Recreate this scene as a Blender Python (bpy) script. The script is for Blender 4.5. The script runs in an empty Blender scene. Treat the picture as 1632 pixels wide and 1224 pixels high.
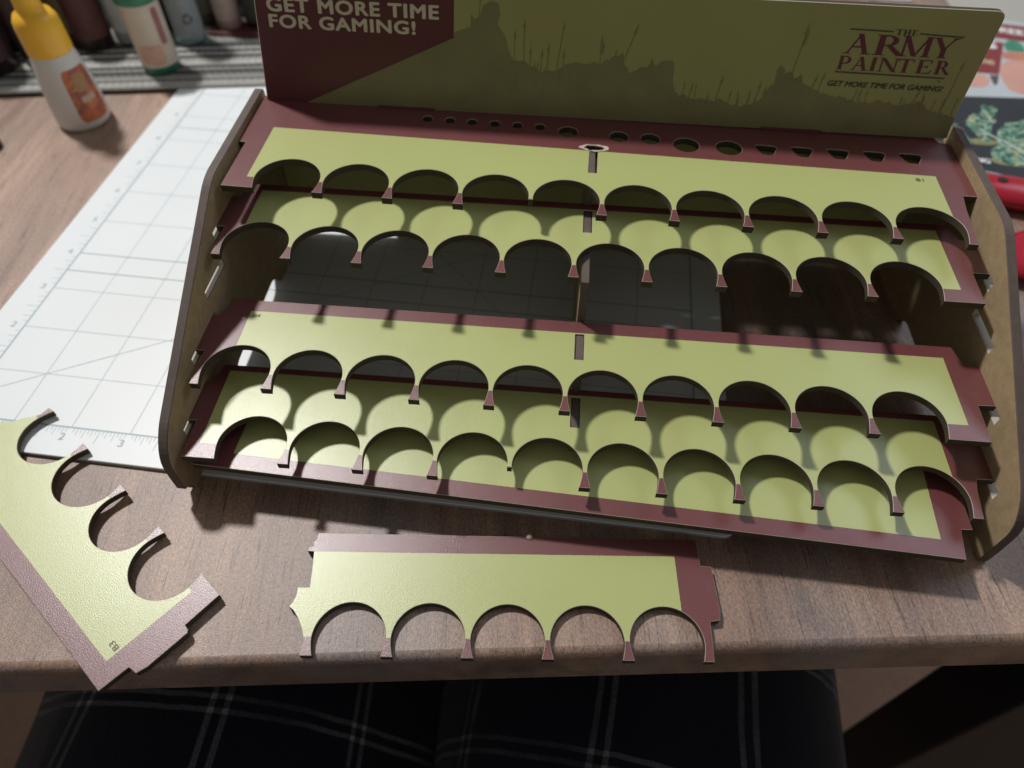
import bpy, bmesh, math, random
from mathutils import Matrix, Vector, noise

SC = bpy.context.scene
COL = SC.collection
M = 0.001                      # everything below is measured in millimetres
rad = math.radians

# ------------------------------------------------------------------ camera
cam_d = bpy.data.cameras.new('camera')
cam = bpy.data.objects.new('camera', cam_d)
COL.objects.link(cam)
Rx = Vector((0.99104393, 0.13353198, 0.00106998))     # camera right
Ry = Vector((0.10507426, -0.77484228, -0.62336092))   # camera down
Rz = Vector((-0.08240955, 0.61789048, -0.78193352))   # camera forward
mw = Matrix.Identity(4)
for i in range(3):
    mw[i][0] = Rx[i]; mw[i][1] = -Ry[i]; mw[i][2] = -Rz[i]
mw[0][3], mw[1][3], mw[2][3] = 0.252815, -0.144772, 0.244670
cam.matrix_world = mw
cam_d.sensor_fit = 'HORIZONTAL'
cam_d.sensor_width = 36.0
cam_d.lens = 36.0 * 1145.88 / 1632.0
cam_d.clip_start = 0.01
cam_d.clip_end = 50.0
cam_d.dof.use_dof = True
cam_d.dof.focus_distance = 0.256
cam_d.dof.aperture_fstop = 7.5
SC.camera = cam

# ------------------------------------------------------------------ light
world = bpy.data.worlds.new('World')
SC.world = world
world.use_nodes = True
bg = world.node_tree.nodes['Background']
bg.inputs[0].default_value = (1.0, 0.97, 0.93, 1)
bg.inputs[1].default_value = 0.19

ld = bpy.data.lights.new('room_lamp', 'AREA')
ld.shape = 'DISK'
ld.size = 0.15
ld.energy = 26
ld.color = (1.0, 0.985, 0.97)
lamp = bpy.data.objects.new('room_lamp', ld)
COL.objects.link(lamp)
LP = Vector((-0.560, 0.664, 1.450))
lamp.location = LP
lamp.rotation_euler = (Vector((0.22, 0.06, 0.03)) - LP).to_track_quat('-Z', 'Y').to_euler()

# a bluish window or screen glow from the right-hand side of the room
ld2 = bpy.data.lights.new('side_glow', 'AREA')
ld2.shape = 'RECTANGLE'
ld2.size, ld2.size_y = 0.6, 0.4
ld2.energy = 2.6
ld2.color = (0.72, 0.84, 1.0)
lamp2 = bpy.data.objects.new('side_glow', ld2)
COL.objects.link(lamp2)
lamp2.location = (1.06, 0.60, 0.90)
lamp2.rotation_euler = (Vector((0.40, 0.02, 0.0)) - lamp2.location).to_track_quat('-Z', 'Y').to_euler()

vs = SC.view_settings
vs.view_transform = 'Standard'
vs.look = 'None'
vs.gamma = 1.0
vs.exposure = 0.0
vs.use_curve_mapping = False

# ------------------------------------------------------------------ materials
def nmat(name):
    m = bpy.data.materials.new(name)
    m.use_nodes = True
    nt = m.node_tree
    return m, nt, nt.nodes['Principled BSDF']

def N(nt, t, **kw):
    n = nt.nodes.new(t)
    for k, v in kw.items():
        setattr(n, k, v)
    return n

def val(nt, sock, v):
    """link a socket or set a value"""
    if isinstance(v, bpy.types.NodeSocket):
        nt.links.new(v, sock)
    else:
        sock.default_value = v

def math_n(nt, op, a, b=None, c=None):
    n = N(nt, 'ShaderNodeMath', operation=op)
    val(nt, n.inputs[0], a)
    if b is not None: val(nt, n.inputs[1], b)
    if c is not None: val(nt, n.inputs[2], c)
    return n.outputs[0]

def mixc(nt, f, a, b, mode='MIX'):
    n = N(nt, 'ShaderNodeMix', data_type='RGBA', blend_type=mode)
    val(nt, n.inputs['Factor'], f)
    for s, v in (('A', a), ('B', b)):
        sk = [i for i in n.inputs if i.name == s and i.type == 'RGBA'][0]
        val(nt, sk, v if isinstance(v, bpy.types.NodeSocket) else (*v[:3], 1))
    return [o for o in n.outputs if o.type == 'RGBA'][0]

def objco(nt, scale=(1, 1, 1), rot=(0, 0, 0)):
    tc = N(nt, 'ShaderNodeTexCoord')
    mp = N(nt, 'ShaderNodeMapping')
    mp.inputs['Scale'].default_value = scale
    mp.inputs['Rotation'].default_value = rot
    nt.links.new(tc.outputs['Object'], mp.inputs['Vector'])
    return mp.outputs[0]

def noise_n(nt, vec, scale, detail=4, rough=0.55):
    n = N(nt, 'ShaderNodeTexNoise')
    nt.links.new(vec, n.inputs['Vector'])
    n.inputs['Scale'].default_value = scale
    n.inputs['Detail'].default_value = detail
    n.inputs['Roughness'].default_value = rough
    return n.outputs['Fac']

def ramp(nt, f, stops):
    n = N(nt, 'ShaderNodeValToRGB')
    cr = n.color_ramp
    while len(cr.elements) < len(stops):
        cr.elements.new(0.5)
    for e, (p, c) in zip(cr.elements, stops):
        e.position = p
        e.color = (*c, 1) if len(c) == 3 else c
    nt.links.new(f, n.inputs[0])
    return n.outputs[0]

def bump(nt, bs, h, strength, dist):
    b = N(nt, 'ShaderNodeBump')
    b.inputs['Strength'].default_value = strength
    b.inputs['Distance'].default_value = dist
    nt.links.new(h, b.inputs['Height'])
    nt.links.new(b.outputs[0], bs.inputs['Normal'])

def plain(name, col, rough=0.5, var=0.12, scale=300, bstr=0.0, bdist=0.0002, spec=0.5, metal=0.0):
    m, nt, bs = nmat(name)
    v = objco(nt)
    f = noise_n(nt, v, scale)
    lo = [c * (1 - var) for c in col]
    hi = [min(1, c * (1 + var)) for c in col]
    nt.links.new(mixc(nt, f, lo, hi), bs.inputs['Base Color'])
    bs.inputs['Roughness'].default_value = rough
    bs.inputs['Specular IOR Level'].default_value = spec
    bs.inputs['Metallic'].default_value = metal
    if bstr:
        bump(nt, bs, noise_n(nt, v, scale * 3), bstr, bdist)
    return m

YELLOW = (0.425, 0.455, 0.172)
MAROON = (0.155, 0.047, 0.048)

def print_mat(name, x0, x1, y0, y1):
    """laminated board print: lime rectangle on maroon, fine paper grain (mm, local)"""
    m, nt, bs = nmat(name)
    tc = N(nt, 'ShaderNodeTexCoord')
    sp = N(nt, 'ShaderNodeSeparateXYZ')
    nt.links.new(tc.outputs['Object'], sp.inputs[0])
    v = tc.outputs['Object']
    wob = noise_n(nt, v, 900, 2)
    wob = math_n(nt, 'MULTIPLY', math_n(nt, 'SUBTRACT', wob, 0.5), 0.0003)
    x = math_n(nt, 'ADD', sp.outputs[0], wob)
    y = math_n(nt, 'ADD', sp.outputs[1], wob)
    a = math_n(nt, 'GREATER_THAN', x, x0 * M)
    b = math_n(nt, 'LESS_THAN', x, x1 * M)
    c = math_n(nt, 'GREATER_THAN', y, y0 * M)
    d = math_n(nt, 'LESS_THAN', y, y1 * M)
    f = math_n(nt, 'MULTIPLY', math_n(nt, 'MULTIPLY', a, b), math_n(nt, 'MULTIPLY', c, d))
    big = noise_n(nt, v, 14, 3)
    yel = mixc(nt, big, [k * 0.93 for k in YELLOW], [k * 1.07 for k in YELLOW])
    mar = mixc(nt, big, [k * 0.85 for k in MAROON], [k * 1.15 for k in MAROON])
    col = mixc(nt, f, mar, yel)
    # faint scuffs
    sc = noise_n(nt, objco(nt, (1, 2.2, 1), (0, 0, 0.5)), 60, 6, 0.7)
    sc = ramp(nt, sc, [(0.62, (0, 0, 0)), (0.8, (1, 1, 1))])
    col = mixc(nt, math_n(nt, 'MULTIPLY', sc, 0.10), col, (0.55, 0.52, 0.42))
    nt.links.new(col, bs.inputs['Base Color'])
    g = noise_n(nt, v, 2300, 3, 0.65)
    r = math_n(nt, 'ADD', 0.24, math_n(nt, 'MULTIPLY', big, 0.14))
    nt.links.new(r, bs.inputs['Roughness'])
    bs.inputs['Specular IOR Level'].default_value = 0.72
    bump(nt, bs, g, 0.6, 0.00011)
    return m

def mdf_mat(name, col, rough=0.75, fib=0.4):
    m, nt, bs = nmat(name)
    v = objco(nt)
    a = noise_n(nt, v, 260, 6, 0.7)
    b = noise_n(nt, v, 40, 3)
    c1 = mixc(nt, a, [k * (1 - fib) for k in col], [k * (1 + fib) for k in col])
    c2 = mixc(nt, b, (0.86, 0.86, 0.86), (1.12, 1.1, 1.06))
    nt.links.new(mixc(nt, 1.0, c1, c2, 'MULTIPLY'), bs.inputs['Base Color'])
    bs.inputs['Roughness'].default_value = rough
    bump(nt, bs, a, 0.25, 0.0003)
    return m

MDF_FACE = mdf_mat('mdf_face', (0.36, 0.265, 0.15))
MDF_EDGE = mdf_mat('mdf_burnt_edge', (0.10, 0.072, 0.06), 0.7)
BOARD_EDGE = mdf_mat('board_cut_edge', (0.05, 0.038, 0.022), 0.8)
BOARD_BACK = mdf_mat('board_back', (0.20, 0.145, 0.085), 0.7)
PAPER_EDGE = plain('torn_paper_edge', (0.60, 0.54, 0.45), 0.8, 0.2, 700)
CUT_LINE = plain('paper_cut_line', (0.50, 0.43, 0.34), 0.8, 0.5, 260)
RAW_BREAK = mdf_mat('broken_board', (0.34, 0.25, 0.13), 0.9)

# ------------------------------------------------------------------ object helpers
def mesh_obj(name, verts, faces, mats, parent=None, smooth=False):
    me = bpy.data.meshes.new(name)
    me.from_pydata([tuple(c * M for c in v) for v in verts], [], faces)
    me.update()
    for m in (mats if isinstance(mats, (list, tuple)) else [mats]):
        me.materials.append(m)
    if smooth:
        me.polygons.foreach_set('use_smooth', [True] * len(me.polygons))
    o = bpy.data.objects.new(name, me)
    COL.objects.link(o)
    if parent: o.parent = parent
    return o

def tag(o, label, cat, group=None):
    o['label'] = label; o['category'] = cat
    if group: o['group'] = group
    return o

def empty(name, loc=(0, 0, 0), rot=(0, 0, 0)):
    o = bpy.data.objects.new(name, None)
    o.empty_display_size = 0.02
    COL.objects.link(o)
    o.location = [c * M for c in loc]
    o.rotation_euler = rot
    return o

def board(name, loops, thick, mats, parent=None, bev=0.13, top0=True):
    """flat board cut to the outline loops[0] with holes loops[1:], mm; top face at z=0.
    mats = top, side, bevel, bottom"""
    cu = bpy.data.curves.new(name, 'CURVE')
    cu.dimensions = '2D'
    cu.fill_mode = 'BOTH'
    for lp in loops:
        s = cu.splines.new('POLY')
        s.points.add(len(lp) - 1)
        for q, (x, y) in zip(s.points, lp):
            q.co = (x * M, y * M, 0, 1)
        s.use_cyclic_u = True
    cu.extrude = (thick / 2 - bev) * M
    cu.bevel_depth = bev * M
    cu.bevel_resolution = 0
    cu.offset = -bev * M
    tmp = bpy.data.objects.new(name + '_tmp', cu)
    COL.objects.link(tmp)
    dg = bpy.context.evaluated_depsgraph_get()
    me = bpy.data.meshes.new_from_object(tmp.evaluated_get(dg))
    bpy.data.objects.remove(tmp)
    bpy.data.curves.remove(cu)
    if top0:
        me.transform(Matrix.Translation((0, 0, -thick / 2 * M)))
    me.materials.clear()
    for m in mats: me.materials.append(m)
    for p in me.polygons:
        nz = p.normal.z
        p.material_index = 0 if nz > 0.95 else 3 if nz < -0.95 else 2 if nz > 0.3 else 1
        p.use_smooth = False
    me.name = name
    o = bpy.data.objects.new(name, me)
    COL.objects.link(o)
    if parent: o.parent = parent
    return o

def text_mesh(name, s, mat, parent, box, bold=0.0, shear=0.0, z=0.12, space=1.0, rot90=False):
    """flat lettering fitted to box = (x0, y0, x1, y1) in mm of the parent's plane"""
    cu = bpy.data.curves.new(name, 'FONT')
    cu.body = s
    cu.size = 1.0
    cu.shear = shear
    cu.space_character = space
    cu.resolution_u = 4
    tmp = bpy.data.objects.new(name + '_tmp', cu)
    COL.objects.link(tmp)
    dg = bpy.context.evaluated_depsgraph_get()
    me = bpy.data.meshes.new_from_object(tmp.evaluated_get(dg))
    bpy.data.objects.remove(tmp); bpy.data.curves.remove(cu)
    xs = [v.co.x for v in me.vertices]; ys = [v.co.y for v in me.vertices]
    ax, bx, ay, by = min(xs), max(xs), min(ys), max(ys)
    x0, y0, x1, y1 = box
    for v in me.vertices:
        v.co = ((x0 + (v.co.x - ax) / (bx - ax) * (x1 - x0)) * M,
                (y0 + (v.co.y - ay) / (by - ay) * (y1 - y0)) * M, z * M)
    if bold:                      # heavier strokes: overlaid copies a hair apart
        w = bold * (y1 - y0) * 1.6 * M
        bm = bmesh.new()
        for k in range(7):
            a = 2 * math.pi * k / 6
            bm.from_mesh(me)
            bm.verts.ensure_lookup_table()
            n = len(me.vertices)
            for v in bm.verts[k * n:(k + 1) * n]:
                if k < 6:
                    v.co.x += w * math.cos(a); v.co.y += w * math.sin(a) * .7
                v.co.z += 0.006 * k * M
        bm.to_mesh(me); bm.free()
    me.materials.clear(); me.materials.append(mat)
    me.name = name
    o = bpy.data.objects.new(name, me)
    COL.objects.link(o)
    o.parent = parent
    return o

def flat_polys(name, polys, mat, parent, z=0.1, dz=0.012):
    """flat printed shapes as thin sheets, each a hair above the last"""
    bm = bmesh.new()
    for i, poly in enumerate(polys):
        vs_ = [bm.verts.new((x * M, y * M, (z + i * dz) * M)) for x, y in poly]
        try:
            f = bm.faces.new(vs_)
            f.normal_update()
            if f.normal.z < 0: f.normal_flip()
        except ValueError:
            pass
    bmesh.ops.triangulate(bm, faces=bm.faces[:])
    me = bpy.data.meshes.new(name)
    bm.to_mesh(me); bm.free()
    me.materials.append(mat)
    o = bpy.data.objects.new(name, me)
    COL.objects.link(o)
    o.parent = parent
    return o

def lathe(name, prof, mat, parent=None, seg=40, sx=1.0, sy=1.0, smooth=True, cap=True):
    vsx, fs = [], []
    for r, z in prof:
        for k in range(seg):
            a = 2 * math.pi * k / seg
            vsx.append((r * sx * math.cos(a), r * sy * math.sin(a), z))
    n = len(prof)
    for i in range(n - 1):
        for k in range(seg):
            a, b = i * seg + k, i * seg + (k + 1) % seg
            fs.append((a, b, b + seg, a + seg))
    if cap:
        fs.append(tuple(range(seg - 1, -1, -1)))
        fs.append(tuple((n - 1) * seg + k for k in range(seg)))
    return mesh_obj(name, vsx, fs, mat, parent, smooth)

def box_part(name, x0, x1, y0, y1, z0, z1, mat, parent=None, bev=0.6):
    bm = bmesh.new()
    bmesh.ops.create_cube(bm, size=1.0)
    for v in bm.verts:
        v.co = ((x0 + (v.co.x + .5) * (x1 - x0)) * M, (y0 + (v.co.y + .5) * (y1 - y0)) * M, (z0 + (v.co.z + .5) * (z1 - z0)) * M)
    if bev:
        bmesh.ops.bevel(bm, geom=bm.edges[:], offset=bev * M, segments=3, affect='EDGES', profile=0.5)
    me = bpy.data.meshes.new(name)
    bm.to_mesh(me); bm.free()
    me.materials.append(mat)
    o = bpy.data.objects.new(name, me)
    COL.objects.link(o)
    if parent: o.parent = parent
    return o

def circle(cx, cy, rx, ry=None, n=28, rev=False):
    ry = ry or rx
    return [(cx + rx * math.cos(2 * math.pi * k / n), cy + ry * math.sin(2 * math.pi * k / n)) for k in range(n)]

def rounded(poly, r, seg=5):
    """round the corners of a polygon; r number or per-corner list"""
    out = []
    n = len(poly)
    for i in range(n):
        ri = r[i] if isinstance(r, (list, tuple)) else r
        P = Vector(poly[i]); A = Vector(poly[i - 1]); B = Vector(poly[(i + 1) % n])
        if ri <= 0:
            out.append(tuple(P)); continue
        a = (A - P); b = (B - P)
        l = min(ri, a.length * .49, b.length * .49)
        p0 = P + a.normalized() * l; p1 = P + b.normalized() * l
        for k in range(seg + 1):
            t = k / seg
            q = p0 * (1 - t) ** 2 + P * 2 * t * (1 - t) + p1 * t ** 2
            out.append(tuple(q))
    return out

# ------------------------------------------------------------------ the table (surface) and floor
TA = math.atan(0.163)
table = empty('table', (75.9, -94.2, 0), (0, 0, TA))
tag(table, 'brown wood-grain table with a rounded front edge under everything', 'table')

def wood_mat():
    m, nt, bs = nmat('wood_laminate')
    v0 = objco(nt)
    warp = noise_n(nt, objco(nt, (1, 0.35, 1)), 9, 3)
    # long grain runs front to back (local Y)
    v = objco(nt, (1, 0.06, 1))
    cmb = N(nt, 'ShaderNodeVectorMath', operation='ADD')
    nt.links.new(v, cmb.inputs[0])
    sc = N(nt, 'ShaderNodeVectorMath', operation='SCALE')
    cx = N(nt, 'ShaderNodeCombineXYZ')
    nt.links.new(warp, cx.inputs[0])
    nt.links.new(cx.outputs[0], sc.inputs[0]); sc.inputs['Scale'].default_value = 0.03
    nt.links.new(sc.outputs[0], cmb.inputs[1])
    gv = cmb.outputs[0]
    broad = noise_n(nt, gv, 24, 4, 0.6)
    mid = noise_n(nt, gv, 150, 5, 0.65)
    c = ramp(nt, broad, [(0.28, (0.15, 0.095, 0.074)), (0.43, (0.27, 0.172, 0.126)), (0.56, (0.36, 0.235, 0.17)), (0.74, (0.46, 0.32, 0.235))])
    c = mixc(nt, ramp(nt, mid, [(0.3, (0, 0, 0)), (0.7, (1, 1, 1))]), mixc(nt, 1.0, c, (0.72, 0.70, 0.70), 'MULTIPLY'), mixc(nt, 1.0, c, (1.14, 1.13, 1.12), 'MULTIPLY'))
    # grey patches and darker smudges
    gp = noise_n(nt, objco(nt, (1, 0.45, 1)), 13, 4)
    c = mixc(nt, math_n(nt, 'MULTIPLY', ramp(nt, gp, [(0.46, (0, 0, 0)), (0.62, (1, 1, 1))]), 0.62), c, (0.19, 0.172, 0.168))
    g2 = noise_n(nt, objco(nt, (1, 0.5, 1)), 31, 3)
    c = mixc(nt, math_n(nt, 'MULTIPLY', ramp(nt, g2, [(0.60, (0, 0, 0)), (0.72, (1, 1, 1))]), 0.5), c, (0.075, 0.07, 0.08))
    # fine dark hairlines along the grain, broken up, and a granular speckle
    st = noise_n(nt, objco(nt, (1, 0.035, 1)), 1100, 2, 0.6)
    brk = noise_n(nt, objco(nt, (1, 0.5, 1)), 160, 3, 0.6)
    hf = math_n(nt, 'MULTIPLY', ramp(nt, st, [(0.33, (1, 1, 1)), (0.43, (0, 0, 0))]), ramp(nt, brk, [(0.38, (0, 0, 0)), (0.55, (1, 1, 1))]))
    c = mixc(nt, math_n(nt, 'MULTIPLY', hf, 0.72), c, (0.05, 0.033, 0.028))
    sp = noise_n(nt, objco(nt, (1, 0.55, 1)), 1250, 2, 0.7)
    c = mixc(nt, ramp(nt, sp, [(0.32, (0, 0, 0)), (0.68, (1, 1, 1))]), mixc(nt, 1.0, c, (0.66, 0.66, 0.67), 'MULTIPLY'), mixc(nt, 1.0, c, (1.30, 1.30, 1.29), 'MULTIPLY'))
    nt.links.new(c, bs.inputs['Base Color'])
    rr = math_n(nt, 'ADD', 0.37, math_n(nt, 'MULTIPLY', mid, 0.12))
    nt.links.new(rr, bs.inputs['Roughness'])
    bs.inputs['Specular IOR Level'].default_value = 0.7
    bump(nt, bs, noise_n(nt, v0, 1900, 3, 0.65), 0.65, 0.00018)
    return m
WOOD = wood_mat()
def tabletop():
    T, L, D, r = 26.0, 620.0, 760.0, 3.2
    prof = []                       # (y, z) cross-section, front edge rounded
    for k in range(7):
        a = rad(90 + 15 * k)
        prof.append((r + r * math.cos(a), -r + r * math.sin(a)))
    for k in range(7):
        a = rad(180 + 15 * k)
        prof.append((r + r * math.cos(a), -T + r + r * math.sin(a)))
    prof += [(D, -T), (D, 0)]
    n = len(prof)
    vv = [(x, y, z) for x in (-560.0, L) for y, z in prof]
    ff = [(i, (i + 1) % n, n + (i + 1) % n, n + i) for i in range(n)]
    ff += [tuple(range(n - 1, -1, -1)), tuple(range(n, 2 * n))]
    o = mesh_obj('tabletop', vv, ff, WOOD, table)
    for p in o.data.polygons:
        p.use_smooth = len(p.vertices) == 4 and p.area < 0.01
    return o
tabletop()
BLACKM = plain('black_leg_paint', (0.012, 0.011, 0.012), 0.5, 0.2, 120)
for lx in (416.0, -530.0):
    box_part('leg', lx, lx + 96, 10.0, 46.0, -720.0, -26.4, BLACKM, table, 2.0)

def carpet_mat():
    m, nt, bs = nmat('brown_carpet')
    v = objco(nt)
    a = noise_n(nt, v, 220, 6, 0.75); b = noise_n(nt, v, 12, 4)
    c = mixc(nt, a, (0.22, 0.13, 0.09), (0.62, 0.42, 0.31))
    nt.links.new(mixc(nt, 1.0, c, mixc(nt, b, (0.75, 0.7, 0.7), (1.15, 1.15, 1.15)), 'MULTIPLY'), bs.inputs['Base Color'])
    bs.inputs['Roughness'].default_value = 0.95
    bump(nt, bs, a, 0.8, 0.004)
    return m
fl = mesh_obj('floor', [(-3000, -3000, -720), (3500, -3000, -720), (3500, 3500, -720), (-3000, 3500, -720)], [(0, 1, 2, 3)], carpet_mat())
fl['kind'] = 'structure'

# ------------------------------------------------------------------ cutting mat
def mat_mat():
    m, nt, bs = nmat('white_mat_vinyl')
    v = objco(nt)
    a = noise_n(nt, v, 25, 4)
    nt.links.new(mixc(nt, a, (0.69, 0.725, 0.735), (0.75, 0.78, 0.79)), bs.inputs['Base Color'])
    bs.inputs['Roughness'].default_value = 0.42
    bump(nt, bs, noise_n(nt, v, 1500, 2), 0.15, 0.00015)
    return m
MATV = mat_mat()
MAT_EDGE = plain('mat_edge_core', (0.42, 0.41, 0.38), 0.6, 0.1)
mat_root = empty('cutting_mat', (0, 0, 0.05))
tag(mat_root, 'white gridded cutting mat lying partly under the paint rack', 'cutting mat')
IN = 25.4
x0, y0, x1, y1 = -17.0, -14.0, 318.5, 471.0
b = board('sheet', [rounded([(x0, y0), (x1, y0), (x1, y1), (x0, y1)], 5)], 2.0, [MATV, MAT_EDGE, MATV, MAT_EDGE], mat_root, 0.25)
b.location.z = 2.0 * M
LINE = plain('mat_grid_ink', (0.30, 0.40, 0.44), 0.45, 0.2, 500)
LINE_L = plain('mat_light_ink', (0.42, 0.51, 0.55), 0.45, 0.2, 500)
def strip(ax, ay, bx, by, w):
    d = Vector((bx - ax, by - ay)).normalized(); n = Vector((-d.y, d.x)) * w / 2
    return [(ax + n.x, ay + n.y), (ax - n.x, ay - n.y), (bx - n.x, by - n.y), (bx + n.x, by + n.y)]
GW, GH = 12 * IN, 18 * IN
lines = [strip(k * IN, 0, k * IN, GH, 0.42) for k in range(1, 12)]
lines += [strip(0, k * IN, GW, k * IN, 0.42) for k in range(1, 18)]
flat_polys('inch_grid', lines, LINE_L, mat_root, 2.04, 0.0004)
lines = [strip(a, 0 if a in (0, GW) else 0, a, GH, 0.75) for a in (0, GW)] + [strip(0, a, GW, a, 0.75) for a in (0, GH)]
lines += [strip(0, 4.5 * IN - 13.6 + 12.7 - .35, GW, 4.5 * IN - 13.6 + 12.7 - .35, 0.6), strip(0, 8.5 * IN, GW, 8.5 * IN, 0.55), strip(0, 3.5 * IN, GW, 3.5 * IN, 0.6)]
lines[4] = strip(0, 4 * IN, GW, 4 * IN, 0.62)
flat_polys('border_lines', lines, LINE, mat_root, 2.06, 0.0004)
diag = [strip(1.0 * IN - 2 * 25.4, 1 * IN - 14.7 * 2, 1 * IN, 1 * IN, 0.35)]
diag = [strip(0, 0.42 * IN, 9 * IN, 0.42 * IN + 9 * IN * 0.577, 0.34), strip(5 * IN, 7 * IN, 11 * IN, 1 * IN, 0.34), strip(2.3 * IN, 5 * IN, 9 * IN, 11.7 * IN, 0.34)]
flat_polys('angle_lines', diag, LINE_L, mat_root, 2.09, 0.0004)
ticks = []
for k in range(0, 12 * 16 + 1):
    l = 8.5 if k % 16 == 0 else 6.5 if k % 8 == 0 else 4.5 if k % 4 == 0 else 3.4 if k % 2 == 0 else 2.3
    if k % 16: ticks.append(strip(k * IN / 16, -0.4, k * IN / 16, -l, 0.28))
for k in range(0, 18 * 8 + 1):
    l = 6.5 if k % 4 == 0 else 4.5 if k % 2 == 0 else 2.6
    if k % 8: ticks.append(strip(-0.4, k * IN / 8, -l, k * IN / 8, 0.3))
flat_polys('ruler_ticks', ticks, LINE_L, mat_root, 2.05, 0.00005)
for k in range(1, 12):
    text_mesh('numeral', str(k), LINE, mat_root, (k * IN - 2.6 - 1.0 * (k > 9), -6.4, k * IN - 0.6 + 1.0 * (k > 9), -3.0), 0.01, z=2.08)
for k in range(1, 15):
    text_mesh('numeral', str(k), LINE_L, mat_root, (-6.6, k * IN - 1.2, -4.2, k * IN + 2.2), 0.01, z=2.08)

# ------------------------------------------------------------------ the paint rack
PIT, DX, XO = 27.0, 4.45, 6.58
ARCH, NECK, TIP = 19.9, 0.8, 2.0
def arch_pts(xa, xb, ya=0.0, yb=0.0, depth=ARCH, n=26, neck=NECK, tipw=TIP):
    """cut-out between the posts centred at xa and xb, left to right; ya/yb: where the post ends (broken posts end higher)"""
    r = (xb - xa) / 2 - neck
    cx = (xa + xb) / 2; cy = depth - r
    out = []
    def hw(y):
        return r - (tipw - neck) * (max(0, 1 - y / cy)) ** 1.6
    for k in range(5):
        y = ya + (cy - ya) * k / 5
        out.append((cx - hw(y), y))
    for k in range(n + 1):
        a = math.pi * (1 - k / n)
        out.append((cx + r * math.cos(a), cy + r * math.sin(a)))
    for k in range(5, 0, -1):
        y = yb + (cy - yb) * (k - 1) / 5
        out.append((cx + hw(y), y))
    return out

def shelf_outline(odd, depth, tab=(16.0, 34.5), broken=(), tab_x=(-2.8, 291.6), body=(0.8, 284.6)):
    off = XO + (DX if odd else -DX)
    posts = [k * PIT + off for k in range(11)]
    L0, R0 = body
    if odd: R0f = posts[10] + 1.5
    else: R0f = R0
    out = [(L0, 0)]
    random.seed(5)
    for k in range(10):
        ya = 6.0 if k in broken else 0.0
        yb = 6.0 if (k + 1) in broken else 0.0
        out += arch_pts(posts[k], posts[k + 1], ya, yb)
    if odd:
        out += [(R0f, 0), (R0f + 1.2, tab[0] * .7)]
    else:
        out += [(R0, 0)]
    out += [(R0 + .3, tab[0]), (tab_x[1], tab[0] + .2), (tab_x[1], tab[1]), (R0 + .8, tab[1] + .4), (R0 - 1.4, depth), (L0 + 1.4, depth),
            (L0, tab[1]), (tab_x[0], tab[1]), (tab_x[0], tab[0]), (L0, tab[0])]
    return out

def slot(cx, y0, y1, w=3.5):
    return [(cx - w / 2, y0), (cx + w / 2, y0), (cx + w / 2, y1), (cx - w / 2, y1)]

ROLL = 0.00727
rack = empty('paint_rack', (114.707, -14.055, 1.03), (0, ROLL, rad(2.796)))
tag(rack, 'stepped paint bottle rack of maroon and lime boards between brown fibreboard sides', 'paint rack')

PM = {k: print_mat('board_print_' + k, *v) for k, v in {
    'top': (8.9, 277.4, 6.4, 40.6), 'second': (8.5, 277.8, 6.4, 39.6), 'fourth': (12.0, 278.6, 6.6, 37.8),
    'fifth': (5.5, 276.6, 6.3, 40.6), 'base': (14.5, 270.6, 6.6, 37.5)}.items()}
def smats(k): return [PM[k], BOARD_EDGE, CUT_LINE, BOARD_BACK]
TH = 3.0
PRINT_INK = plain('small_print_ink', (0.10, 0.09, 0.04), 0.5)

# top shelf, with brush holes along its back
holes = [slot(141.8, 25.7, 40.2)]
for k in range(6): holes.append(circle(70.9 + 9.58 * k, 55.2, 2.2))
for cx, cy, r in ((130.7, 53.1, 4.1), (151.9, 52.2, 4.0), (164.9, 52.3, 4.0), (179.6, 49.8, 5.4), (197.0, 49.9, 5.4)):
    holes.append(circle(cx, cy, r, r * .92))
for k in range(5):
    cx = 212.3 + 14.6 * k; cy = 50.2 + .35 * k
    holes.append(rounded([(cx - 4.6, cy + 2.6), (cx - 2.2, cy - 3.0), (cx + 2.2, cy - 3.2), (cx + 4.6, cy + 2.2), (cx + 3.4, cy + 3.4), (cx - 3.6, cy + 3.5)], 1.2, 3))
random.seed(8)
tear = [(141.8 + (4.8 + random.uniform(-1.0, .6)) * math.cos(a), 42.6 + (1.8 + random.uniform(-.7, .35)) * math.sin(a)) for a in [2 * math.pi * k / 16 for k in range(16)]]
holes.append(tear)
out1 = shelf_outline(True, 70.0, (29.0, 64.0), broken=(4,), tab_x=(-2.2, 290.4))
s1 = board('shelf', [out1] + holes, TH, smats('top'), rack)
# rotate slightly about its middle, as it sits loosely in its slots
def place_mid(o, xm, y, z, yaw=0, slope=0, pitch=0):
    Rm = Matrix.Rotation(yaw, 4, 'Z') @ Matrix.Rotation(-math.atan(slope), 4, 'Y') @ Matrix.Rotation(pitch, 4, 'X')
    o.matrix_local = Matrix.Translation((xm * M, y * M, z * M)) @ Rm @ Matrix.Translation((-xm * M, 0, 0))
place_mid(s1, 141.6, 80.2, 75.3, -0.0177, -0.0088)
s1['label'] = 'top shelf with a row of brush holes behind its ten arches'
text_mesh('printed_code', 'B1', PRINT_INK, s1, (269.0, 36.4, 271.9, 38.2), 0.01)
# torn paper round the slot
ring_o = [(141.8 + (5.7 + random.uniform(-.6, .9)) * math.cos(a), 42.6 + (2.2 + random.uniform(-.25, .6)) * math.sin(a)) for a in [2 * math.pi * k / 20 for k in range(20)]]
tp = board('torn_paper', [ring_o, [(x, y) for x, y in tear]], 0.24, [CUT_LINE] * 4, s1, 0.02)
tp.location.z = 0.26 * M

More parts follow.
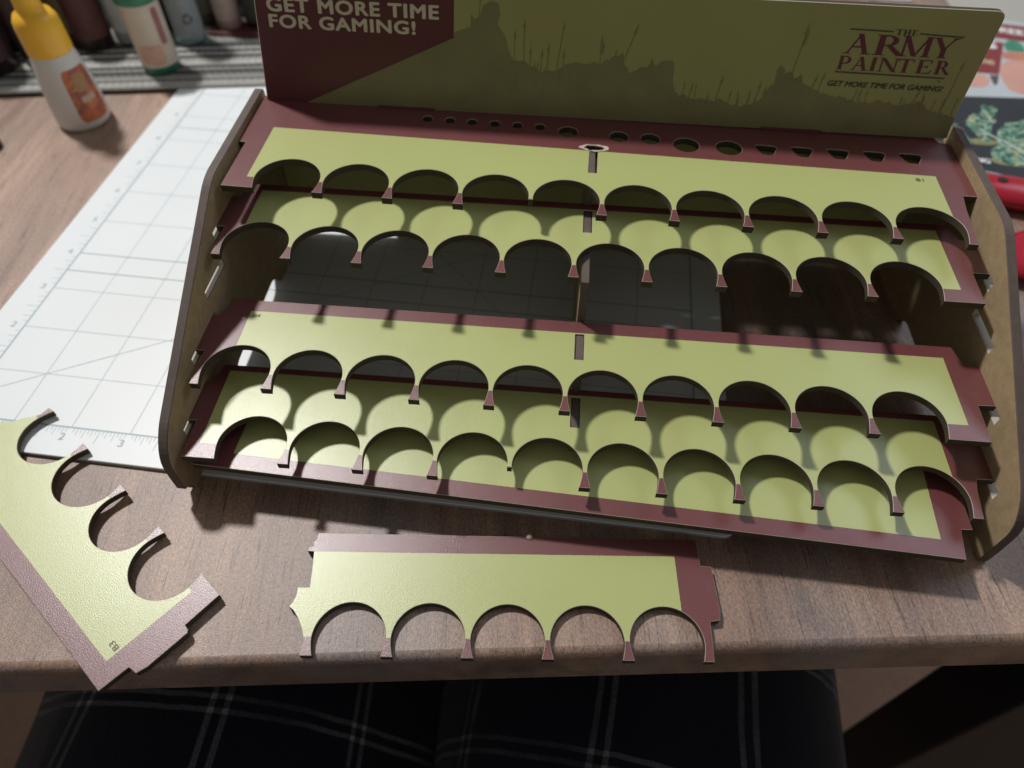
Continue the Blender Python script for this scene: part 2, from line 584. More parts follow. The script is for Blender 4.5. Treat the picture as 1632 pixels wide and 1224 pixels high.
s2 = board('shelf', [shelf_outline(False, 43.5), slot(141.8, 25.6, 39.0)], TH, smats('second'), rack)
place_mid(s2, 141.6, 59.1, 62.9)
s2['label'] = 'second shelf from the top with a lime face'
s4 = board('shelf', [shelf_outline(False, 43.7), slot(141.6, 24.3, 37.2)], TH, smats('fourth'), rack)
place_mid(s4, 141.6, 15.0, 39.7)
s4['label'] = 'lower shelf whose whole maroon back border shows below the gap'
text_mesh('printed_code', 'B4', PRINT_INK, s4, (13.6, 34.6, 16.4, 36.3), 0.01)
s5 = board('shelf', [shelf_outline(True, 43.5, broken=(4,)), slot(141.8, 25.5, 39.5)], TH, smats('fifth'), rack)
place_mid(s5, 141.6, -6.87, 24.97)
s5['label'] = 'lowest arched shelf with a bright glossy left end'
out6 = [(1.0, 0), (277.6, 0), (278.6, 11.6), (282.6, 12.0), (281.6, 34.5), (277.8, 34.8), (277.2, 43.0), (2.0, 43.0), (1.4, 34), (-1.0, 34), (-1.0, 12), (1.0, 12)]
s6 = board('shelf', [out6], TH, smats('base'), rack)
place_mid(s6, 139.6, -11.5, 16.4, -0.0487)
s6['label'] = 'base board without arches, pushed askew towards the front right'

SLOT_LIT = mdf_mat('slot_lit_face', (0.50, 0.46, 0.40), 0.7, 0.2)
# side panels: profile in (Y, Z) extruded along X
def side_panel(xin, sgn, zb, slots):
    """board built in the YZ plane"""
    prof = [(149.0, 79.0), (84.0, 79.0), (-3.6, 34.6), (-10.6, 25.5), (-10.8, zb + 8), (-10.6, zb), (-8.4, zb), (-6.4, 1.0), (44.0, 1.0), (50.0, 8.4), (104.0, 8.4), (110.0, 1.0), (149.0, 1.0)]
    prof = rounded(prof, [2.0, 6.0, 9.0, 7.0, 2, 1.0, .5, .5, 1, 6, 6, 1, 2.0], 5)
    o = board('side_panel', [prof] + slots, 3.6, [MDF_FACE, MDF_EDGE, MDF_EDGE, MDF_FACE], rack, 0.25)
    # light on the slots' cut faces is painted in, paler than the scorched outline
    o.data.materials.append(SLOT_LIT)
    for p in o.data.polygons:
        if p.material_index == 1:
            c = p.center / M
            for sl in slots:
                if sl[0][0] - .4 <= c.x <= sl[1][0] + .4 and sl[0][1] - .4 <= c.y <= sl[2][1] + .4:
                    p.material_index = 4
    if sgn > 0:      # right panel: its inner face looks to -X
        R3 = Matrix(((0, 0, -1, xin * M), (1, 0, 0, 0), (0, 1, 0, 0), (0, 0, 0, 1)))
        R3 = Matrix(((0, 0, 1, (xin + 3.6) * M), (1, 0, 0, 0), (0, 1, 0, 0), (0, 0, 0, 1)))
    else:
        R3 = Matrix(((0, 0, 1, xin * M), (1, 0, 0, 0), (0, 1, 0, 0), (0, 0, 0, 1)))
    o.matrix_local = R3
    return o
def slot_yz(y0, y1, z0, z1): return [(y0, z0), (y1, z0), (y1, z1), (y0, z1)]
def all_slots(z_off):
    sl = [slot_yz(50.2, 69.6, 47.6 + z_off, 51.0 + z_off)]
    for ty, tz in ((59.1, 62.9), (15.0, 39.7), (-6.87, 24.97)):
        sl.append(slot_yz(ty + 11.0, ty + 35.0, tz - 3.3 + z_off, tz + .35 + z_off))
    return sl
side_panel(-2.0, -1, 7.0, all_slots(0))
side_panel(290.8, 1, 1.2, all_slots(-.6))

LIME_BACK = plain('back_lime_print', (0.42, 0.43, 0.15), .45, .08)
bp_ = board('back_panel', [[(-1.8, 71.6), (-1.8, 2.2), (1.0, 2.2), (3.0, 6.4), (46.0, 6.4), (48.5, 2.2), (290.6, 2.2), (290.6, 71.6)]], 3.0, [LIME_BACK, MDF_EDGE, MDF_EDGE, MDF_FACE], rack, 0.2)
bp_.matrix_local = Matrix(((1, 0, 0, 0), (0, 0, -1, 145.4 * M), (0, 1, 0, 0), (0, 0, 0, 1)))

# centre divider standing under the shelves
prof = [(138, 1.0), (138, 72.0), (120.6, 72.0), (120.6, 75.0), (106.2, 75.0), (106.2, 72.0), (101.6, 72.0), (101.6, 59.6), (97.9, 59.6), (97.9, 62.4),
        (85.2, 62.4), (85.2, 59.6), (60.0, 59.6), (59.2, 36.4), (51.9, 36.4), (51.9, 39.2), (39.6, 39.2), (39.6, 36.4), (36.0, 36.4), (36.0, 21.7),
        (32.4, 21.7), (32.4, 24.6), (18.9, 24.6), (18.9, 21.7), (14.0, 21.7), (12.0, 1.0)]
dv = board('centre_divider', [prof], 3.0, [MDF_FACE, MDF_EDGE, MDF_EDGE, MDF_FACE], rack, 0.2)
dv.matrix_local = Matrix(((0, 0, 1, 143.3 * M), (1, 0, 0, 0), (0, 1, 0, 0), (0, 0, 0, 1)))

# header board leaning back behind the top shelf; local x along the rack, y up the board, origin at its bottom middle
HB = bpy.data.materials
def header_mat():
    m, nt, bs = nmat('header_olive_print')
    v = objco(nt)
    a = noise_n(nt, v, 18, 5); f = noise_n(nt, v, 1200, 3)
    c = mixc(nt, a, (0.29, 0.28, 0.10), (0.38, 0.37, 0.145))
    nt.links.new(c, bs.inputs['Base Color'])
    bs.inputs['Roughness'].default_value = 0.38
    bump(nt, bs, f, 0.3, 0.0002)
    return m
hd = board('header_board', [rounded([(-141.0, 0.2), (146.6, 0.2), (148.2, 50.0), (-136.4, 50.0)], [1, 1, 3.6, 4])], TH, [header_mat(), BOARD_EDGE, PAPER_EDGE, BOARD_BACK], rack, 0.2)
la = rad(6)
r_ = Vector((1, 0, -0.0088)).normalized(); u_ = Vector((0, math.sin(la), math.cos(la))); n_ = r_.cross(u_)
mh = Matrix.Identity(4)
for i in range(3):
    mh[i][0] = r_[i]; mh[i][1] = u_[i]; mh[i][2] = n_[i]
mh[0][3], mh[1][3], mh[2][3] = 141.6 * M, 144 * M, 75.3 * M
hd.matrix_local = mh
H_MAR = plain('header_maroon_print', (0.105, 0.024, 0.026), 0.4, 0.15, 40)
H_TXT = plain('header_cream_print', (0.62, 0.55, 0.42), 0.45, 0.08)
H_SIL = plain('header_silhouette_print', (0.205, 0.19, 0.085), 0.42, 0.3, 60)
H_SIL2 = plain('header_far_silhouette_print', (0.25, 0.235, 0.085), 0.42, 0.2, 60)
H_LOGO = plain('logo_maroon_print', (0.13, 0.022, 0.035), 0.4, 0.15)
H_INK = plain('logo_dark_print', (0.055, 0.055, 0.03), 0.4, 0.15)
H_HALO = plain('logo_pale_outline_print', (0.40, 0.39, 0.24), 0.45, 0.1)
flat_polys('maroon_panel', [[(-140.7, 0.4), (-123.4, 0.4), (-59.3, 29.3), (-59.1, 47.9), (-138.6, 47.9), (-139.7, 46.0)]], H_MAR, hd, 0.06)
text_mesh('slogan', 'GET MORE TIME', H_TXT, hd, (-135.0, 35.8, -65.5, 40.6), 0.042, z=0.16, space=1.1)
text_mesh('slogan', 'FOR GAMING!', H_TXT, hd, (-134.9, 29.9, -75.1, 34.5), 0.042, z=0.16, space=1.1)

# army silhouette: ground mass, figures, spears and banners
random.seed(21)
far = []
pts = [(-59.0, 31.5), (-52.6, 33.6), (-52.2, 38.6), (-51.2, 36.4), (-48.6, 38.0), (-47.6, 41.5), (-44.4, 43.2), (-41.4, 42.4), (-40.6, 38.5), (-41.6, 35.0), (-38.4, 31.0), (-36.8, 26.0), (-35.0, 22.0)]
pts2 = list(pts)
x = -35.0
prev = 22.0
skyl = [(-30, 21.6), (-24, 19), (-19.5, 18.3), (-16, 20.2), (-12, 22.5), (-6, 22.8), (0, 22.4), (4, 24.5), (9.6, 26.6), (11, 22.6), (13, 19.4), (17, 21.8), (20, 22.3), (21.6, 25.2), (22.6, 23.2), (26.5, 24.9), (30.6, 24.4), (31.0, 18), (32.2, 13), (38.5, 11.4), (45, 10.6), (52, 11), (58, 9.0), (63, 9.5), (67.5, 11), (69.5, 16), (72.0, 19), (71.8, 24.4), (73.2, 26), (75, 24.6), (75.2, 22.4), (77.4, 22.9), (79.5, 21.6), (82, 22.4), (83.4, 19.5), (88, 17.5), (94, 15.4), (100.4, 14.6), (108, 13), (116, 14.2), (124, 12.2), (131, 14.4), (138, 11.2), (147.8, 9.0)]
for (ax, ay), (bx, by) in zip([(x, prev)] + skyl[:-1], skyl):
    n = max(2, int((bx - ax) / 1.2))
    for k in range(1, n + 1):
        t = k / n
        pts2.append((ax + (bx - ax) * t + (random.uniform(-.12, .12) if k < n else 0), ay + (by - ay) * t + random.uniform(-.7, .7)))
far.append([(-59.2, 0.5)] * 0 + [(-122.9, 0.5), (147.8, 0.5)] + pts2[::-1] + [(-59.2, 29.4)])
flat_polys('army_silhouette', far, H_SIL, hd, 0.05)
sp_ = []
def spear(x, y0, x2, y2, w=0.42, head=1.3, flag=0):
    d = Vector((x2 - x, y2 - y0)).normalized(); n = Vector((-d.y, d.x))
    P = Vector((x, y0)); Q = Vector((x2, y2))
    H = Q - d * head * 2.6
    sp_.append([tuple(P + n * w / 2), tuple(P - n * w / 2), tuple(H - n * w / 2), tuple(H - n * head * .42), tuple(Q), tuple(H + n * head * .42), tuple(H + n * w / 2)])
    if flag:
        F = H - d * .3
        sp_.append([tuple(F), tuple(F - d * flag * 1.5), tuple(F - d * flag * 1.3 + n * flag * -.55), tuple(F - d * .2 + n * flag * -.75)])
for a in [(-49, 36, -48.6, 46.5), (-34.6, 20, -34.4, 33.8), (-30.5, 19, -30.8, 37.6), (-27.8, 17, -27.8, 28), (-23.4, 15, -23.0, 27.5), (-20.8, 14, -20.6, 29.6), (-16.8, 20, -14.8, 37.6), (-14.4, 14, -14.2, 27.5), (0.6, 20, 0.6, 33.6), (10.2, 24, 14.6, 38.2, .45, 1.6), (6.6, 24, 6.8, 28.6), (38.4, 9, 39.6, 17.6), (49.4, 8, 51.2, 21.0), (55, 8, 55.6, 16), (58.6, 7, 59.2, 13.2), (62.6, 7, 63.4, 14.2), (65.4, 9, 67.0, 19.6), (68, 9, 69.4, 17.6), (77.8, 20, 80.2, 41.6, .4, 1.8), (87, 15, 88.6, 23.4), (89.6, 15, 91.4, 24.6), (46.6, 7, 46.4, 14), (106, 10, 107.6, 19), (128, 10, 130.6, 20), (141, 9, 143.4, 31)]:
    spear(*a)
for k in range(36):
    xx = random.uniform(-40, 146); hh = random.uniform(3, 7)
    spear(xx, random.uniform(7, 11), xx + random.uniform(-.6, 1.0), 12 + hh + (4 if xx < 0 else 0), 0.3, 0.8)
sp_.append([(78.9, 32), (79.7, 37.4), (80.9, 38.6), (80.3, 33.6)])
sp_.append([(0.2, 26), (0.2, 31), (2.0, 29.6), (1.8, 26.4)])
flat_polys('spears_and_banners', sp_, H_SIL, hd, 0.08, 0.0008)
# serif logo, letters drawn from strokes
def glyph(ch, x0, y0, w, h, out, tk=0.20, tn=0.075):
    sf = 0.075
    def q(*pts): out.append([(x0 + a * w, y0 + b * h) for a, b in pts])
    def stem(xc, t, a=0.0, b=1.0, serif=True, s0=True, s1=True):
        q((xc - t / 2, a), (xc + t / 2, a), (xc + t / 2, b), (xc - t / 2, b))
        if serif:
            e = t / 2 + 0.09
            if s0: q((xc - e, a), (xc + e, a), (xc + e * .8, a + sf * .7), (xc - e * .8, a + sf * .7))
            if s1: q((xc - e, b), (xc - e * .8, b - sf * .7), (xc + e * .8, b - sf * .7), (xc + e, b))
    def dg(xa, xb, t, ya=0.0, yb=1.0):
        q((xa - t / 2, ya), (xa + t / 2, ya), (xb + t / 2, yb), (xb - t / 2, yb))
    def ser(xc, yb, e, up=True):
        q((xc - e, yb), (xc + e, yb), (xc + e * .8, yb + (sf * .7 if up else -sf * .7)), (xc - e * .8, yb + (sf * .7 if up else -sf * .7)))
    def bowl(xs, ya, yb, wd, t):
        n = 12; cy = (ya + yb) / 2; ry = (yb - ya) / 2
        o = [(xs + wd * math.cos(math.pi * (k / n - .5)), cy + ry * math.sin(math.pi * (k / n - .5))) for k in range(n + 1)]
        i = [(xs + (wd - t) * math.cos(math.pi * (k / n - .5)), cy + (ry - tn * .9) * math.sin(math.pi * (k / n - .5))) for k in range(n + 1)]
        for k in range(n):
            q(o[k], o[k + 1], i[k + 1], i[k])
    if ch == 'A':
        dg(.13, .50, tn, 0, .95); dg(.82, .49, tk, 0, 1); q((.28, .32), (.70, .32), (.68, .39), (.30, .39)); ser(.12, 0, .14); ser(.83, 0, .19)
    elif ch == 'R':
        stem(.24, tk); bowl(.42, .46, 1, .34, tk * .9); q((.3, 1), (.3, .93), (.44, .93), (.44, 1)); q((.3, .46), (.3, .53), (.44, .53), (.44, .46))
        q((.42, .48), (.60, .50), (1.0, .04), (1.0, 0), (.80, 0))
    elif ch == 'P':
        stem(.24, tk); bowl(.46, .42, 1, .40, tk * .9); q((.3, 1), (.3, .93), (.48, .93), (.48, 1)); q((.3, .42), (.3, .49), (.48, .49), (.48, .42))
    elif ch == 'M':
        stem(.12, tn, s1=False); stem(.86, tk * .8, s1=False); dg(.50, .13, tk * .85, .02, 1); dg(.50, .85, tn, .02, 1); ser(.12, 1, .13, False); ser(.87, 1, .13, False)
    elif ch == 'Y':
        stem(.50, tk, 0, .5, s1=False); dg(.49, .17, tk, .42, 1); dg(.53, .86, tn, .45, 1); ser(.17, 1, .17, False); ser(.87, 1, .13, False)
    elif ch == 'I':
        stem(.5, tk * 2.2 if w < 3.4 else tk)
    elif ch == 'N':
        stem(.14, tn, s1=False); stem(.86, tn, s0=False); dg(.86, .16, tk, 0, 1); ser(.12, 1, .13, False)
    elif ch == 'T':
        stem(.5, tk, s1=False); q((.04, .93), (.96, .93), (.98, 1), (.02, 1)); q((.02, .78), (.06, .78), (.12, .95), (.02, .95)); q((.98, .78), (.94, .78), (.88, .95), (.98, .95))
    elif ch == 'E':
        stem(.24, tk); q((.3, .93), (.86, .93), (.88, 1), (.3, 1)); q((.82, .76), (.88, .76), (.88, .97), (.78, .95)); q((.3, 0), (.90, 0), (.90, .07), (.3, .07)); q((.84, .04), (.93, .04), (.96, .26), (.90, .26)); q((.3, .47), (.66, .47), (.66, .54), (.3, .54)); q((.64, .38), (.69, .38), (.69, .63), (.64, .63))
    elif ch == 'H':
        stem(.2, tk); stem(.8, tk); q((.25, .46), (.75, .46), (.75, .54), (.25, .54))
logo = []
for ch, a, b2 in (('A', 95.8, 106.0), ('R', 106.4, 118.8), ('M', 117.0, 129.0), ('Y', 128.6, 138.6)):
    glyph(ch, a, 31.1, b2 - a, 7.2, logo)
for ch, a, b2 in (('P', 94.6, 100.6), ('A', 100.4, 106.8), ('I', 107.2, 110.4), ('N', 110.8, 118.4), ('T', 118.0, 124.4), ('E', 125.4, 132.0), ('R', 132.6, 138.8)):
    glyph(ch, a, 25.2, b2 - a, 5.0, logo, 0.22)
halo = [[(sum(p[0] for p in g) / len(g) + (p[0] - sum(q_[0] for q_ in g) / len(g)) * 1.0 + .28, p[1] - .22) for p in g] for g in logo]
flat_polys('logo_outline', halo, H_HALO, hd, 0.125, 0.0004)
flat_polys('logo_letters', logo, H_LOGO, hd, 0.16, 0.0006)
small = []
for ch, a, b2 in (('T', 113.4, 116.2), ('H', 116.4, 119.2), ('E', 119.6, 122.0)):
    glyph(ch, a, 38.5, b2 - a, 2.0, small, 0.26, .12)
small += [strip(95.8, 39.8, 112.4, 39.6, 0.42), strip(122.6, 39.3, 139.6, 38.8, 0.42), strip(94.6, 24.3, 137.8, 23.9, 0.5)]
flat_polys('logo_rules', small, H_INK, hd, 0.16, 0.0006)
text_mesh('slogan', 'GET MORE TIME FOR GAMING!', H_INK, hd, (93.2, 18.9, 138.8, 20.9), 0.03, 0.25, z=0.17)
text_mesh('slogan', 'TM', H_INK, hd, (135.4, 22.3, 136.8, 22.9), 0.0, z=0.17)
# tab ends that poke through below the header
for a, b2 in ((-92.4, -67.9), (70.9, 95.8)):
    box_part('tab', a, b2, -0.6, 1.0, 0.0, 0.8, plain('tab_maroon_print', (0.10, 0.024, 0.024), 0.5), hd, 0.2)

for ch in hd.children:           # fit the artwork to the slightly tapering board
    for v in ch.data.vertices:
        v.co.x *= 1 - 0.00054 * v.co.y / M
        v.co.y *= 1.037

# ------------------------------------------------------------------ broken shelf halves lying in front
pm2 = print_mat('board_print_half', -20, 126.3, 6.3, 37.0)
pp = 26.7
o2 = [(-2.0, 0.0)]
for k in range(5):
    o2 += arch_pts(k * pp, (k + 1) * pp, 0, 0, 18.4, neck=.85)
o2 += [(134.9, 0), (135.6, 13.4), (138.9, 13.9), (139.6, 17), (139.0, 33.2), (135.2, 33.6), (135.0, 43.7),
       (-3.6, 44.4), (-3.9, 42), (-4.9, 40.6), (-4.6, 39.2), (-6.2, 38.6), (-6.3, 37.2), (-4.0, 37.0), (-3.4, 30), (-3.0, 23.5), (-7.2, 23.4), (-7.1, 20.6), (-7.9, 18.0), (-8.9, 16.6), (-7.0, 15.2), (-4.8, 12.4), (-2.9, 9), (-1.5, 5), (-1.7, 2.5)]
pc2 = board('broken_shelf_piece', [o2], TH, [pm2, BOARD_EDGE, CUT_LINE, BOARD_BACK])
pc2.location = (175.0 * M, -76.7 * M, 3.1 * M)
pc2.rotation_euler = (0, 0, rad(6.83))
tag(pc2, 'snapped-off half shelf with five whole arches at the table edge below the rack', 'shelf piece', 'broken halves of the missing shelf')
nub = lathe('glue_bead', [(0.2, 0), (1.1, .4), (1.3, 1.2), (.9, 1.9), (.2, 2.2)], plain('dried_glue', (0.5, 0.42, 0.32), .5), pc2, 12)
nub.location = (74.0 * M, 43.9 * M, -1.0 * M)

pm1 = print_mat('board_print_half_turned', -28.8, 200, 6.0, 37.9)
o1 = [(-36.9, 0.3)]
pk = [-27.5, 0.0, 26.4, 54.6, 82.0]
for k in range(4):
    o1 += arch_pts(pk[k], pk[k + 1], 0.0, 0, 19.5)
o1 += [(83.2, 0.5), (82.6, 4.3), (83.2, 6.3), (85.6, 9.6), (87.3, 13.4), (89.6, 15.6), (91.5, 18.0), (94.6, 19.0), (95.2, 23.4), (93.8, 29), (96.2, 33), (95.4, 44.3), (-35.4, 44.3), (-35.9, 34.0), (-39.3, 33.5), (-40.2, 30), (-40.2, 15.2), (-39.4, 14.4), (-37.3, 14.2)]
pc1 = board('broken_shelf_piece', [o1], TH, [pm1, BOARD_EDGE, CUT_LINE, BOARD_BACK])
Mx = Matrix(((-.831, -.556, 0, 108.9 * M), (.556, -.831, 0, -40.1 * M), (0, 0, 1, 4.6 * M), (0, 0, 0, 1)))
pc1.matrix_world = Mx @ Matrix.Rotation(rad(-0.9), 4, 'Y') @ Matrix.Rotation(rad(0.8), 4, 'X')
tag(pc1, 'snapped-off half shelf lying diagonally over the cutting mat corner and table edge', 'shelf piece', 'broken halves of the missing shelf')
text_mesh('printed_code', 'B3', PRINT_INK, pc1, (-27.8, 32.6, -24.4, 34.6), 0.01)

# ------------------------------------------------------------------ woven placemat
def placemat_mat():
    m, nt, bs = nmat('woven_cotton')
    v = objco(nt)
    sp = N(nt, 'ShaderNodeSeparateXYZ'); nt.links.new(v, sp.inputs[0])
    row = math_n(nt, 'FLOOR', math_n(nt, 'DIVIDE', sp.outputs[1], 0.0034))
    wn = N(nt, 'ShaderNodeTexWhiteNoise', noise_dimensions='1D')
    nt.links.new(math_n(nt, 'ADD', row, 7.3), wn.inputs['W'])
    c = ramp(nt, wn.outputs['Value'], [(0.0, (0.05, 0.05, 0.055)), (0.3, (0.10, 0.10, 0.10)), (0.38, (0.26, 0.26, 0.245)), (0.62, (0.40, 0.395, 0.375)), (1.0, (0.58, 0.57, 0.54))])
    f = noise_n(nt, objco(nt, (1, 3, 1)), 420, 4, .7)
    c = mixc(nt, 1.0, c, mixc(nt, f, (0.45, 0.45, 0.45), (1.25, 1.25, 1.22)), 'MULTIPLY')
    nt.links.new(c, bs.inputs['Base Color'])
    bs.inputs['Roughness'].default_value = 0.95
    bs.inputs['Specular IOR Level'].default_value = 0.15
    bump(nt, bs, f, .6, .0008)
    return m
PA = math.atan2(266.4 - 236.3, 25.6 + 127.4)
pmt = empty('woven_placemat', (-127.4, 237.5, 2.4), (0, 0, PA))
tag(pmt, 'grey and white striped woven cotton placemat under the bottles', 'placemat')
def weave():
    pit = 3.4; rows = 56; L0, L1 = -140.0, 330.0; nx = 300; per = 8
    vv, ff = [], []
    random.seed(3)
    for j in range(rows):
        ph = random.uniform(0, 6); cr = len(vv)
        ex = random.uniform(-3, 3)
        for i in range(nx + 1):
            x = L0 + ex + (L1 - L0 + ex) * i / nx
            tw = math.sin(x * 2 * math.pi / 4.6 + ph)
            for k in range(5):
                a = math.pi * k / 4
                rr = 1.78 + .22 * tw * math.sin(a * 2 + .7)
                vv.append((x, j * pit + rr * math.cos(a) + .35 * noise.noise((x * .03, j * .7, 2)), max(0, 0.9 + 1.15 * rr * math.sin(a) * .62 + .28 * tw) if 0 < k < 4 else 0.1))
        for i in range(nx):
            for k in range(4):
                a = cr + i * 5 + k
                ff.append((a, a + 1, a + 6, a + 5))
    return vv, ff
vv, ff = weave()
wv = mesh_obj('woven_rows', vv, ff, placemat_mat(), pmt, True)
wv['kind'] = 'stuff'

# ------------------------------------------------------------------ glue bottle
def patch_on(name, prof, a0, a1, z0, z1, mat, parent, off=0.15, n=18, sx=1.0, sy=1.0, rc=0.18):
    """curved label on a lathed body"""
    def rad_at(z):
        for (r0, q0), (r1, q1) in zip(prof, prof[1:]):
            if q0 <= z <= q1 and q1 > q0:
                return r0 + (r1 - r0) * (z - q0) / (q1 - q0)
        return prof[-1][0]
    vv, ff = [], []
    nz = 14
    for j in range(nz + 1):
        z = z0 + (z1 - z0) * j / nz
        t = abs(2 * j / nz - 1)
        k_ = 1 - rc * max(0, (t - .72) / .28) ** 2
        am, ah = (a0 + a1) / 2, (a1 - a0) / 2 * k_
        for i in range(n + 1):
            a = am - ah + 2 * ah * i / n
            r = rad_at(z) + off
            vv.append((r * sx * math.cos(a), r * sy * math.sin(a), z))
    for j in range(nz):
        for i in range(n):
            a = j * (n + 1) + i
            ff.append((a, a + 1, a + n + 2, a + n + 1))
    return mesh_obj(name, vv, ff, mat, parent, True)

g = empty('glue_bottle', (-60.5, 219.5, 0))
tag(g, 'white glue bottle with a yellow twist cap and orange label', 'glue bottle')
gp = [(13.0, 0.2), (14.6, .8), (15.4, 2.5), (15.5, 6), (15.2, 14), (14.2, 26), (12.9, 37), (11.6, 44), (10.8, 46)]
mw_, nt, bs = nmat('milky_plastic')
bs.inputs['Base Color'].default_value = (0.66, 0.64, 0.60, 1)
bs.inputs['Roughness'].default_value = 0.35
bs.inputs['Subsurface Weight'].default_value = 0.25
bs.inputs['Subsurface Radius'].default_value = (.004, .004, .003)
lathe('body', gp, mw_, g, 48)
YCAP = plain('yellow_cap_plastic', (0.86, 0.47, 0.03), 0.35, 0.05)
cp = lathe('cap', [(11.9, 43.5), (12.1, 44.5), (12.0, 57), (11.6, 61), (9.8, 64.5), (7.6, 65.6), (6.9, 67), (6.7, 70), (6.3, 84), (5.4, 96), (4.6, 98), (1, 98.4)], YCAP, g, 48)
def label_mat():
    m, nt, bs = nmat('orange_label_print')
    v = objco(nt)
    a = noise_n(nt, v, 120, 3, .6); b_ = noise_n(nt, objco(nt, (1, 1, 2.5)), 260, 3, .6)
    c = ramp(nt, a, [(0.35, (0.22, 0.07, 0.06)), (0.47, (0.42, 0.10, 0.05)), (0.6, (0.55, 0.16, 0.06))])
    c = mixc(nt, ramp(nt, b_, [(0.62, (0, 0, 0)), (0.68, (1, 1, 1))]), c, (0.62, 0.42, 0.12))
    nt.links.new(c, bs.inputs['Base Color'])
    bs.inputs['Roughness'].default_value = 0.4
    return m
A0 = math.atan2(-364, 315)
lb = patch_on('label', gp, A0 + rad(-8), A0 + rad(64), 5.5, 36, label_mat(), g, 0.12)
patch_on('label_emblem', gp, A0 + rad(10), A0 + rad(44), 23, 33, plain('label_tan_print', (0.36, 0.20, 0.07), .45, .2), lb, 0.22, rc=.4)
patch_on('label_emblem', gp, A0 + rad(12), A0 + rad(46), 17, 20.5, plain('label_pale_print', (0.50, 0.34, 0.25), .45, .25), lb, 0.22)

# ------------------------------------------------------------------ green-capped bottle and the paint bottles behind
def bottle(name, loc, prof, body_mat, label, cat='bottle', group=None, cap=None, cap_mat=None, lab=None, lab_mat=None, rim=None, z0=5.2):
    o = empty(name, (loc[0], loc[1], z0))
    tag(o, label, cat, group)
    lathe('body', prof, body_mat, o, 36)
    if cap: lathe('cap', cap, cap_mat, o, 36)
    if lab:
        patch_on('label', prof, lab[0], lab[1], lab[2], lab[3], lab_mat, o, .15, 24, rc=0)
    if rim: lathe('base_rim', rim[0], rim[1], o, 36)
    return o
GREEN = plain('green_plastic', (0.03, 0.19, 0.105), 0.35, .1)
gb = [(11.0, .2), (11.6, 1), (11.6, 44)]
cream = plain('cream_label_print', (0.62, 0.52, 0.42), .5, .12, 90)
o = bottle('seasoning_shaker', (-35.5, 278.0), gb, GREEN, 'small cream-labelled bottle with a green cap on the placemat', cap=[(11.9, 42.5), (13.4, 43.5), (13.6, 49), (12.6, 50.5), (10.5, 51)], cap_mat=GREEN,
           lab=(0, 2 * math.pi, 4.5, 42.5), lab_mat=cream)
o.name = 'green_cap_bottle'
lathe('cap_top', [(9.6, 50.8), (9.8, 51.5), (9.4, 58), (8, 59.5)], plain('white_plastic', (.62, .6, .57), .4), o, 36)
AC = math.atan2(-423, 288)
patch_on('label_strip', gb, AC + rad(24), AC + rad(46), 18, 40, plain('red_brown_strip', (0.34, 0.13, 0.12), .5, .4, 260), o, .3)
patch_on('label_figure', gb, AC + rad(-52), AC + rad(20), 7, 19, plain('faint_orange_print', (0.58, 0.36, 0.26), .5, .3, 200), o, .25)

GRY = plain('grey_translucent_plastic', (0.30, 0.33, 0.34), .35, .12, 60)
rb = [(8.6, .2), (9.6, 1.2), (9.8, 4), (9.6, 40), (9.3, 55)]
o = bottle('grey_bottle', (-31.5, 316.5), rb, GRY, 'pale grey plastic bottle with a recycling symbol beside the green-capped bottle', cap=[(9.9, 55), (9.9, 70), (8, 71)], cap_mat=GRY)
lathe('base_rim', [(9.9, 0.1), (10.1, 1), (10.0, 4.2)], plain('teal_tint', (.12, .2, .2), .4), o, 36)
# recycling emblem: three bent arrows round a triangle, wrapped on the body
AR = math.atan2(-461, 284) + rad(6)
polys = []
for k in range(3):
    a0 = rad(90 + 120 * k)
    def P(r, a): return (r * math.cos(a), r * math.sin(a))
    polys.append([P(2.1, a0 - rad(38)), P(3.3, a0 - rad(38)), P(3.5, a0), P(3.2, a0 + rad(30)), P(2.0, a0 + rad(30)), P(2.3, a0)])
    polys.append([P(1.3, a0 + rad(30)), P(4.0, a0 + rad(30)), P(2.7, a0 + rad(66))])
vv, ff = [], []
for pl in polys:
    s = len(vv)
    for x, y in pl:
        a = AR + x / 9.9
        vv.append((9.95 * math.cos(a), 9.95 * math.sin(a), 17 + y))
    ff.append(tuple(range(s, s + len(pl))))
mesh_obj('recycling_symbol', vv, ff, plain('dark_emblem_ink', (0.05, 0.06, 0.06), .5), o)

def dropper(name, loc, r, h, body_c, lab_c, cap_c, label, lab_h=(.12, .62), cap_r=.62, rough=.3):
    prof = [(r * .9, .2), (r, 1.2), (r, h * .66), (r * .92, h * .72), (r * .6, h * .78)]
    ang = math.atan2(-145 - loc[1], 253 - loc[0])
    return bottle(name, loc, prof, plain(name + '_body', body_c, rough, .15, 90), label, 'paint bottle', 'paint bottles on the placemat',
                  cap=[(r * cap_r, h * .74), (r * cap_r * 1.05, h * .78), (r * cap_r * .8, h * .93), (r * cap_r * .45, h)], cap_mat=plain(name + '_cap', cap_c, .35, .1),
                  lab=(ang - 1.3, ang + 1.3, h * lab_h[0], h * lab_h[1]), lab_mat=plain(name + '_label', lab_c, .5, .35, 150))
K = (0.018, 0.016, 0.017)
dropper('paint_bottle', (-141, 262), 13, 70, (.03, .018, .02), (.05, .024, .026), K, 'black paint bottle with a dark maroon label at the far left')
dropper('paint_bottle', (-118, 279), 12.5, 70, K, (.045, .03, .03), (.03, .028, .028), 'black paint bottle standing behind the glue bottle')
dropper('paint_bottle', (-92, 300), 11.5, 66, (.03, .022, .02), (.10, .035, .033), (.25, .22, .12), 'dark bottle with a brown-red label between glue bottle and grey tube')
dropper('paint_bottle', (-72, 312), 10.5, 72, (.33, .34, .33), (.40, .41, .40), (.3, .3, .3), 'light grey paint bottle left of the green-capped bottle')
